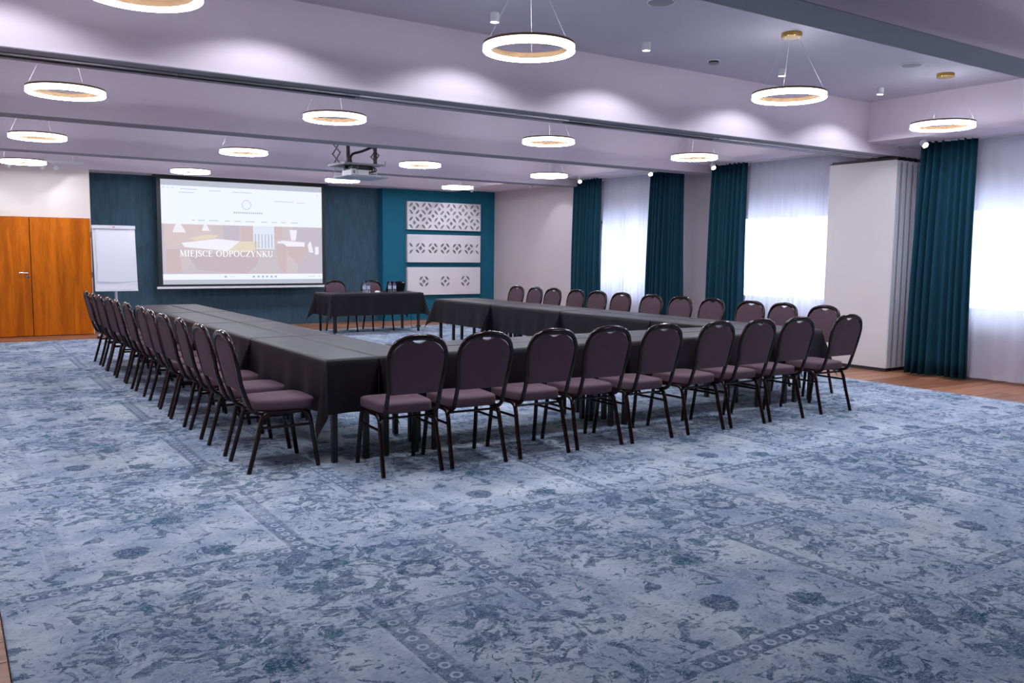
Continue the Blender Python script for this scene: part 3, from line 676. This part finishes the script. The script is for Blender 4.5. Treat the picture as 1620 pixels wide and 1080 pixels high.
# ------------------------------------------------------------------ chairs
def build_chair():
    t = bpy.data.objects.new('banquet_chair', None); COL.objects.link(t)
    # seat cushion
    mb = MB(); n = 32; prof = [(.94, .408), (.99, .414), (1.0, .425), (1.0, .462), (.988, .472), (.95, .479), (.80, .484), (.40, .487)]
    vs = []
    for s_, z in prof:
        for j in range(n):
            a_ = 2 * PI * j / n; ca, sa = math.cos(a_), math.sin(a_); e = 2 / 5.5
            px = abs(ca) ** e * (1 if ca >= 0 else -1); py = abs(sa) ** e * (1 if sa >= 0 else -1)
            wx = .205 + .015 * py; vs.append((px * wx * s_, .275 + py * .215 * s_, z))
    fs = [(i * n + j, i * n + (j + 1) % n, (i + 1) * n + (j + 1) % n, (i + 1) * n + j) for i in range(len(prof) - 1) for j in range(n)]
    fs += [tuple(range(n))[::-1], tuple((len(prof) - 1) * n + j for j in range(n))]
    mb.add(vs, fs).obj('seat', M_SEAT, t, 60)
    # backrest panel
    by = lambda z: -.105 * (z - .45) / .49
    hw = lambda z: .176 + .022 * min(1, max(0, (z - .55) / .22))
    nx, nz = 20, 12; vs = []; fs = []
    for side in (0, 1):
        for j in range(nz + 1):
            for i in range(nx + 1):
                u = -1 + 2 * i / nx; xe = u * .193
                top = .765 + .158 * math.sqrt(max(0, 1 - (xe / .200) ** 2))
                if abs(xe) < .058: top = min(top, .893 + .026 * (xe / .058) ** 2)
                z = .553 + (top - .553) * j / nz; x_ = u * hw(z) * (1 if z < .78 else .193 / hw(z) * 1.0) if z < .78 else xe
                if z < .78: x_ = u * (hw(z) - .005)
                edge = min(1, 3.2 * min(1 - abs(u), j / nz + .02, 1 - j / nz + .02)); puff = math.sqrt(max(0, edge))
                y_ = by(z) + (.008 + .020 * puff if side == 0 else -.006 - .010 * puff)
                vs.append((x_, y_, z))
    N = (nx + 1) * (nz + 1)
    for s_ in (0, 1):
        for j in range(nz):
            for i in range(nx):
                q = [s_ * N + j * (nx + 1) + i, s_ * N + j * (nx + 1) + i + 1, s_ * N + (j + 1) * (nx + 1) + i + 1, s_ * N + (j + 1) * (nx + 1) + i]
                fs.append(tuple(q))
    rim = [j * (nx + 1) for j in range(nz)] + [nz * (nx + 1) + i for i in range(nx)] + [(nz - j) * (nx + 1) + nx for j in range(nz)] + [nx - i for i in range(nx)]
    for k in range(len(rim)): a_, b_ = rim[k], rim[(k + 1) % len(rim)]; fs.append((a_, b_, b_ + N, a_ + N))
    MB().add(vs, fs).obj('backrest', M_SEAT, t, 50)
    # back frame: one bent tube
    half = [(.170, .36, .398), (.176, .16, .397), (.182, .075, .402), (.187, .030, .430), (.188, .008, .48), (.189, by(.60) + .0, .60), (.203, by(.70), .70), (.208, by(.78), .78), (.198, by(.84), .84), (.165, by(.893), .893), (.11, by(.922), .922), (.05, by(.934), .934)]
    path = [(-a, b, c) for a, b, c in half] + [(0, by(.936), .936)] + half[::-1]
    sp = smooth_path(path, 3); mb = MB()
    rad = [.0148 + .006 * max(0, min(1, (p.z - .84) / .08)) for p in sp]
    mb.tube(sp, rad, 10); mb.obj('back_frame', M_FRAME, t, 60)
    # legs
    for sx in (-1, 1):
        MB().tube(smooth_path([(sx * .214, 0, 0), (sx * .207, .062, .22), (sx * .203, .088, .33), (sx * .200, .112, .378), (sx * .198, .150, .394)], 3), [.0155] * 13, 10).obj('leg', M_FRAME, t, 60)
        MB().tube(smooth_path([(sx * .214, .485, 0), (sx * .207, .452, .22), (sx * .203, .437, .33), (sx * .200, .418, .378), (sx * .198, .380, .394)], 3), [.0155] * 13, 10).obj('leg', M_FRAME, t, 60)
        MB().tube([(sx * .205, .076, .300), (sx * .205, .444, .300)], .010, 8).obj('stretcher', M_FRAME, t, 60)
    MB().tube([(-.198, .145, .394), (-.198, .385, .394)], .0125, 8).tube([(.198, .145, .394), (.198, .385, .394)], .0125, 8).tube([(-.198, .11, .375), (.198, .11, .375)], .009, 7).tube([(-.198, .42, .375), (.198, .42, .375)], .009, 7).obj('seat_frame', M_FRAME, t, 60)
    return t
chair0 = build_chair(); first = [True]
def chair(x, y, rz, lab, grp):
    o = chair0 if first[0] else copy_tree(chair0)
    first[0] = False
    o.location = (x, y, CL); o.rotation_euler = (0, 0, rz); return tag(o, lab, 'chair', grp)
ORD = ['nearest the camera', 'second from the near end', 'third from the near end', 'fourth from the near end', 'fifth from the near end', 'sixth from the near end', 'seventh from the near end', 'sixth from the far end', 'fifth from the far end', 'fourth from the far end', 'third from the far end', 'second from the far end', 'farthest from the camera']
def order(i, n): return ORD[i] if i < n - 6 or i == 0 else ORD[13 - (n - i)]
FR = [(2.59, 5.07, 3), (3.10, 5.05, 3), (3.66, 5.04, 2), (4.19, 5.05, 2), (4.71, 5.02, 0), (5.33, 5.03, -1), (5.86, 5.04, 0), (6.38, 5.04, 3), (7.11, 5.05, 1.5)]
FO = ['leftmost', 'second from the left', 'third from the left', 'fourth from the left', 'fifth and middle', 'fourth from the right', 'third from the right', 'second from the right', 'rightmost']
for (x, y, a), o_ in zip(FR, FO): chair(x, y, math.radians(-a), 'aubergine banquet chair seen from behind, %s in the front row' % o_, 'chairs along the near side of the tables')
LY = [5.85, 6.45, 7.11, 7.68, 8.22, 8.76, 9.46, 10.05, 10.58, 11.22, 11.72, 12.32]
rr = random.Random(3)
for i, y in enumerate(LY): chair(1.660 + rr.uniform(-.012, .012), y, -PI / 2 + math.radians(rr.uniform(-3, 3)), 'aubergine banquet chair in the left row, %s' % order(i, 12), 'chairs along the left side of the tables')
RY = [(8.045, y_) for y_ in (6.03, 6.59, 7.07, 7.70, 8.26, 8.82, 9.46, 10.0, 10.52, 11.12, 11.62, 12.17)]
for i, (x, y) in enumerate(RY): chair(x + .06, y, PI / 2 + math.radians(rr.uniform(-3, 3)), 'aubergine banquet chair behind the right tables, %s' % order(i, 12), 'chairs along the right side of the tables')
chair(6.28, 15.475, PI, 'aubergine banquet chair at the left of the head table', 'chairs behind the head table')
chair(7.03, 15.485, PI, 'aubergine banquet chair behind the bottles and laptop of the head table', 'chairs behind the head table')

# ------------------------------------------------------------------ tables and cloths
TT = .742
def table_parts(t, L, W):
    MB().box(.004, L - .004, .004, W - .004, TT - .026, TT - .008).obj('tabletop', M_TTOP, t)
    for x in (.075, L - .075):
        for y in (.055, W - .055):
            MB().box(x - .019, x + .019, y - .019, y + .019, CL, TT - .027).obj('leg', M_LEGB, t)
def cloth_mesh(L, W, d, op, seed, dip=False):
    """cloth over a table L (x) by W (y); op = (x-,x+,y-,y+) True where the side hangs free"""
    rnd = random.Random(seed); fr = [(rnd.uniform(9, 24), rnd.uniform(0, 6.3), rnd.uniform(.3, 1)) for _ in range(8)]
    def axis(n):
        k = 9; lo = [-d * (1 - i / k) for i in range(k)]; lo = lo[:-1] + [-d * .11, -.008]
        m = max(4, int(n / .055)); return lo + [0, .012] + [n * i / m for i in range(1, m)] + [n - .012, n] + [n - v for v in lo[::-1]]
    S, T = axis(L), axis(W)
    def off(a, s_, side):
        if not op[side]: return .0015 if a > 0 else 0
        q = min(1, a / d); o_ = min(a, .006) + .010 * q
        A = 0
        for i in (side * 2, side * 2 + 1): A += fr[i][2] * math.sin(s_ * fr[i][0] + fr[i][1])
        return max(.003 if a > .003 else 0, o_ + .0105 * q * A)
    vs = []
    zt = lambda a: TT - .003 - a
    for t_ in T:
        for s_ in S:
            a = max(0, -s_, s_ - L); b = max(0, -t_, t_ - W)
            sx = -1 if s_ < 0 else 1; sy = -1 if t_ < 0 else 1
            cx = 0 if s_ < 0 else (L if s_ > L else s_); cy = 0 if t_ < 0 else (W if t_ > W else t_)
            ox = (0 if sx < 0 else 1); oy = (2 if sy < 0 else 3)
            if a == 0 and b == 0:
                e_ = min(s_, L - s_, t_, W - t_)
                vs.append((s_, t_, TT + (.004 if e_ > .001 else -.003) + .0007 * math.sin(s_ * 13 + seed) * math.sin(t_ * 17))); continue
            if b == 0: vs.append((cx + sx * off(a, t_, ox), cy, zt(a))); continue
            if a == 0:
                if dip and oy == 3: b *= 1 - .7 * max(0, min(1, min(s_, L - s_) / .18))
                vs.append((cx, cy + sy * off(b, s_, oy), zt(b))); continue
            r = math.hypot(a, b); th = math.atan2(b, a); o1 = off(r, cy, ox); o2 = off(r, cx, oy)
            c_, s2 = math.cos(th), math.sin(th); fold = math.sin(2 * th)
            if op[ox] and op[oy]:
                h = r * .31 * fold; vs.append((cx + sx * (o1 * c_ ** .5 + h * c_), cy + sy * (o2 * s2 ** .5 + h * s2), TT - .003 - math.sqrt(max(0, r * r - (h * .8) ** 2))))
            elif op[ox]:
                h = r * .32 * fold; vs.append((cx + sx * (o1 * c_ + h), cy - sy * (.06 * fold * r / d - .0015 * s2), TT - .003 - math.sqrt(r * r - h * h)))
            elif op[oy]:
                h = r * .32 * fold; vs.append((cx - sx * (.06 * fold * r / d - .0015 * c_), cy + sy * (o2 * s2 + h), TT - .003 - math.sqrt(r * r - h * h)))
            else: vs.append((cx, cy, TT - .003 - min(r, d)))
    n = len(S); mb = MB().add(vs, [(j * n + i, j * n + i + 1, (j + 1) * n + i + 1, (j + 1) * n + i) for j in range(len(T) - 1) for i in range(n - 1)])
    return mb.mesh('tablecloth', M_CLOTH, 70)
def table(x, y, L, W, op, d, where, grp, seed):
    t = thing('folding_table', 'narrow table under the cloth %s' % where, 'table', (x, y, 0), 0, grp); table_parts(t, L, W)
    o = link('tablecloth', cloth_mesh(L, W, d, op, seed), None, (x, y, 0))
    tag(o, 'black tablecloth %s' % where, 'tablecloth', grp.replace('tables', 'tablecloths'))
    return t
TL = 1.7227; XA = 2.19; XB = 7.575; YA = 5.594; W1 = .397; g = .005
ROWN = ['at the near end', 'second from the near end', 'third from the near end', 'at the far end']
for r_ in range(4):
    y0 = YA + r_ * TL
    near, far = r_ == 0, r_ == 3
    table(XA, y0 + g, W1 - g, TL - 2 * g, (True, False, near, far), .375, 'of the left arm, outer column, %s' % ROWN[r_], 'tables of the left arm', 10 + r_)
    table(XA + W1, y0 + g, W1 - g, TL - 2 * g, (False, r_ > 0, near, far), .375, 'of the left arm, inner column, %s' % ROWN[r_], 'tables of the left arm', 20 + r_)
    table(XB - 2 * W1, y0 + g, W1 - g, TL - 2 * g, (r_ > 0, False, near, far), .375, 'of the right arm, inner column, %s' % ROWN[r_], 'tables of the right arm', 30 + r_)
    table(XB - W1 + g, y0 + g, W1 - g, TL - 2 * g, (False, True, near, far), .375, 'of the right arm, outer column, %s' % ROWN[r_], 'tables of the right arm', 40 + r_)
FX0, FX1 = XA + 2 * W1 + g, XB - 2 * W1 - g; FL = (FX1 - FX0) / 2
for c_ in range(2):
    x0 = FX0 + c_ * FL; nm = ('left', 'right')[c_]
    table(x0 + g, YA + g, FL - 2 * g, W1 - g, (False, False, True, False), .375, 'of the cross arm, front strip, %s half' % nm, 'tables of the cross arm', 50 + c_)
    table(x0 + g, YA + W1 + g, FL - 2 * g, W1 - g, (False, False, False, True), .375, 'of the cross arm, back strip, %s half' % nm, 'tables of the cross arm', 60 + c_)
HX, HY, HL, HW = 5.83, 14.62, 1.85, .80
t = thing('folding_table', 'head table standing alone before the teal wall, under a black cloth', 'table', (HX, HY, 0)); table_parts(t, HL, HW)
tag(link('tablecloth', cloth_mesh(HL, HW, .40, (True,) * 4, 77, True), None, (HX, HY, 0)), 'black cloth hanging with pointed corners from the head table', 'tablecloth')

# ------------------------------------------------------------------ things on the head table
TZ = TT + .006
def bottle(x, y, lab):
    t = thing('water_bottle', lab, 'bottle', (x, y, TZ), 0, 'water bottles on the head table')
    MB().lathe([(0, .003), (.028, 0), (.032, .006), (.032, .06), (.029, .075), (.032, .09), (.032, .135), (.024, .165), (.013, .182), (.013, .195), (0, .195)], 18).obj('body', M_BOTTLE, t, 40)
    MB().lathe([(0, .195), (.0155, .195), (.0155, .212), (0, .214)], 14).obj('cap', M_BLUE, t, 40)
    MB().lathe([(.0328, .065), (.0328, .125)], 18).obj('paper_label', mat('bottle label', (.45, .52, .7), .5), t, 40)
bottle(6.55, 14.80, 'clear water bottle with blue cap, left one of the left pair'); bottle(6.62, 14.78, 'clear water bottle with blue cap, right one of the left pair')
bottle(7.07, 14.80, 'clear water bottle with blue cap, left one before the laptop'); bottle(7.15, 14.77, 'clear water bottle with blue cap, right one before the laptop')
lp = thing('laptop', 'open black laptop seen from behind on the head table', 'laptop', (7.26, 14.98, TZ), math.radians(-8))
MB().box(-.18, .18, .0, .25, 0, .018).obj('keyboard_base', M_BLKP, lp)
MB().add([(-.18, 0, .015), (.18, 0, .015), (.19, -.085, .20), (-.17, -.085, .20), (-.18, .009, .018), (.18, .009, .018), (.19, -.076, .205), (-.17, -.076, .205)], [(0, 1, 2, 3), (4, 5, 6, 7), (0, 1, 5, 4), (1, 2, 6, 5), (2, 3, 7, 6), (3, 0, 4, 7)]).obj('screen_lid', M_BLKP, lp)
MB().box(.12, .165, -.083, -.081, .176, .188).obj('sticker', M_WPLAS, lp)
ms = MB().add(*(lambda n: ([(0, 0, .034)] + [(.055 * math.cos(2 * PI * i / n) * k, .03 * math.sin(2 * PI * i / n) * k, z) for k, z in ((.7, .028), (1, .010), (1, 0)) for i in range(n)],
    [(0, 1 + i, 1 + (i + 1) % n) for i in range(n)] + [(1 + r * n + i, 1 + r * n + (i + 1) % n, 1 + (r + 1) * n + (i + 1) % n, 1 + (r + 1) * n + i) for r in range(2) for i in range(n)] + [tuple(1 + 2 * n + i for i in range(n))]))(16)).obj('computer_mouse', M_WPLAS, None, 50, (6.84, 14.86, TZ))
tag(ms, 'small rounded white device between the two pairs of bottles', 'mouse')
cb = MB().tube(smooth_path([(7.42, 15.0, TZ + .01), (7.60, 15.1, TZ + .008), (7.70, 15.15, TZ - .02), (7.715, 15.15, .5), (7.72, 15.2, .12), (7.80, 15.3, .02), (7.93, 15.45, .013), (8.02, 15.52, .012)], 5), .004, 6).obj('power_cable', M_BLACK, None, 60)
tag(cb, 'thin black cable dropping from the head table to the floor', 'cable')
so = thing('floor_socket_plug', 'small black plug lying on the floor right of the head table', 'plug', (8.05, 15.55, CL))
MB().box(-.03, .05, -.025, .025, 0, .03).obj('plug_body', M_BLKP, so); MB().tube([(.0, 0, .03), (-.01, .01, .10)], .006).obj('cable_grip', M_BLKP, so)

# ------------------------------------------------------------------ flip chart
fc = thing('flip_chart', 'white flip chart easel on wheels between the door and the screen', 'flip chart', (2.47, 15.72, CL))
T0 = Matrix.Rotation(math.radians(-7), 4, 'X')
def fcp(mb, name, m, par=fc, tilt=True):
    o = mb.obj(name, m, par)
    if tilt: o.matrix_local = Matrix.Translation((0, 0, .80)) @ T0
    return o
bd = fcp(MB().box(-.33, .33, 0, .02, 0, 1.06), 'board', M_WPLAS)
MB().box(-.335, .335, -.03, .03, 1.045, 1.10).obj('clamp_bar', mat('clamp bar white', (.72, .70, .74), .4), bd)
MB().box(-.015, .015, -.033, -.029, 1.065, 1.08).obj('clamp_mark', mat('red mark', (.6, .05, .04), .5), bd)
nx, nz = 14, 16; vs = []
for j in range(nz + 1):
    for i in range(nx + 1):
        u = i / nx; v = j / nz; vs.append((-.285 + .60 * u, -.012 - .012 * math.sin(PI * (1 - v)) - (.03 * max(0, .2 - v) * (1 - u) * 2), .16 + .885 * v - .015 * math.sin(u * 3)))
pd = MB().add(vs, [(j * (nx + 1) + i, j * (nx + 1) + i + 1, (j + 1) * (nx + 1) + i + 1, (j + 1) * (nx + 1) + i) for j in range(nz) for i in range(nx)])
M_PAPER = mat('flip chart paper', (.80, .78, .83), .8)
p_ = pd.mesh('paper_sheet', M_PAPER, 60); link('paper_sheet', p_, bd)
MB().box(-.30, .30, -.010, -.001, .03, 1.045).obj('paper_pad', M_PAPER, bd)
MB().box(-.33, .33, -.035, .0, -.005, .012).obj('pen_tray', M_WPLAS, bd)
M_POLE = mat('light grey metal', (.62, .62, .68), .35, .4)
MB().tube([(0, .10, .05), (0, .10, 1.15)], .022, 12).obj('pole', M_POLE, fc, 40)
MB().lathe([(.0, .115), (.04, .115), (.05, .09), (.05, .06), (0, .06)], 16, (0, .10)).obj('hub', M_POLE, fc, 40)
for k in range(5):
    a_ = math.radians(200 + 72 * k); e = Vector((math.cos(a_), math.sin(a_), 0)); c0 = Vector((0, .10, .085)) + e * .03; c1 = Vector((0, .10, .06)) + e * .33
    lg = MB().tube(smooth_path([c0, c0.lerp(c1, .5) + Vector((0, 0, .015)), c1], 3), [.017, .017, .016, .015, .014, .013, .012], 8).obj('leg', M_POLE, fc, 60)
    MB().tube([c1 + Vector((0, 0, -.034)) - e.cross(Vector((0, 0, 1))) * .012, c1 + Vector((0, 0, -.034)) + e.cross(Vector((0, 0, 1))) * .012], .025, 12).obj('caster', M_BLKP, lg, 40)

# ------------------------------------------------------------------ projector and its ceiling lift
LX, LYY = 4.86, 11.24
pl = thing('projector_lift', 'grey scissor lift hanging from the ceiling with the projector', 'projector lift', (LX, LYY, ZC))
z = lambda v: v - ZC
M_LP = mat('lift plate grey', (.30, .29, .31), .5, .3); M_LB = mat('lift post brown-grey', (.07, .055, .05), .5, .3)
MB().box(-.285, .285, -.30, .30, z(2.672), z(2.685)).box(-.29, -.28, -.30, .30, z(2.672), z(2.705)).box(-.285, .285, -.305, -.297, z(2.665), z(2.69)).obj('upper_plate', M_LP, pl)
MB().box(-.26, .36, -.30, .32, z(2.512), z(2.522)).obj('hatch_panel', mat('hatch grey', (.42, .42, .48), .5), pl)
for px in (-.215, .18): MB().box(px - .018, px + .018, -.26, -.22, z(2.685), z(3.415)).obj('post', M_LB, pl)
for px, nmx in ((-.285, 0), (.285, 1)):
    zz = 2.69; k = 0; st = .145; pts = []
    while zz < 3.40:
        a0_, a1_ = (-.13, .13) if k % 2 == 0 else (.13, -.13)
        for (p, q) in (((-.13), .13), (.13, -.13)):
            MB().tube([(px + (.006 if p > 0 else -.006), p, z(zz)), (px + (.006 if p > 0 else -.006), q, z(min(zz + st, 3.415)))], .009, 6).obj('scissor_arm', M_ALUD, pl)
        zz += st; k += 1
MB().tube(smooth_path([(-.16, -.22, z(2.69)), (-.17, -.22, z(2.76)), (-.13, -.22, z(2.815)), (-.02, -.22, z(2.85)), (.12, -.22, z(2.91)), (.21, -.23, z(2.96)), (.24, -.23, z(3.10)), (.24, -.2, z(3.41))], 5), .017, 8).obj('cable_conduit', M_BLACK, pl, 60)
MB().tube([(.31, -.28, z(2.66)), (.31, -.28, z(2.74))], .004).tube([(-.10, -.29, z(2.53)), (-.10, -.29, z(2.67))], .003).tube([(.2, .28, z(2.52)), (.2, .28, z(2.67))], .003).tube([(-.2, .28, z(2.52)), (-.2, .28, z(2.67))], .003).obj('hanger_rod', M_ALUD, pl)
MB().box(-.14, .16, -.2, .1, z(2.606), z(2.671)).box(-.18, .2, -.04, .02, z(2.63), z(2.671)).obj('mount_plate', M_BLACK, pl)
pj = thing('projector', 'white ceiling projector with black cables at its back, under the lift', 'projector', (LX, LYY, 2.523))
MB().box(-.17, .205, -.25, .08, .010, .082).obj('case', M_WPLAS, pj)
MB().box(-.18, -.105, -.262, -.24, .010, .090).obj('end_cap', mat('projector cap', (.7, .7, .72), .4), pj)
MB().box(-.155, -.125, -.266, -.2618, .028, .070).obj('vent', M_GREY, pj)
MB().box(.08, .19, -.256, -.2502, .022, .072).obj('connector_plate', M_BLKP, pj)
MB().lathe([(0, 0), (.035, 0), (.04, .03), (0, .03)], 16).obj('lens', M_BLKP, pj).matrix_local = Matrix.Translation((0, .11, .06)) @ Matrix.Rotation(PI / 2, 4, 'X')
for k in range(3): MB().tube(smooth_path([(.10 + .03 * k, -.256, .05 + .01 * k), (.11 + .03 * k, -.30, .075), (.13 + .02 * k, -.27, .11), (.13, -.2, .135)], 4), .006, 6).obj('cable', M_BLACK, pj)
for q in ((-.15, -.22), (.18, -.22), (-.15, .05), (.18, .05)): MB().tube([(q[0], q[1], 0), (q[0], q[1], .013)], .012, 8).obj('foot', M_BLKP, pj)
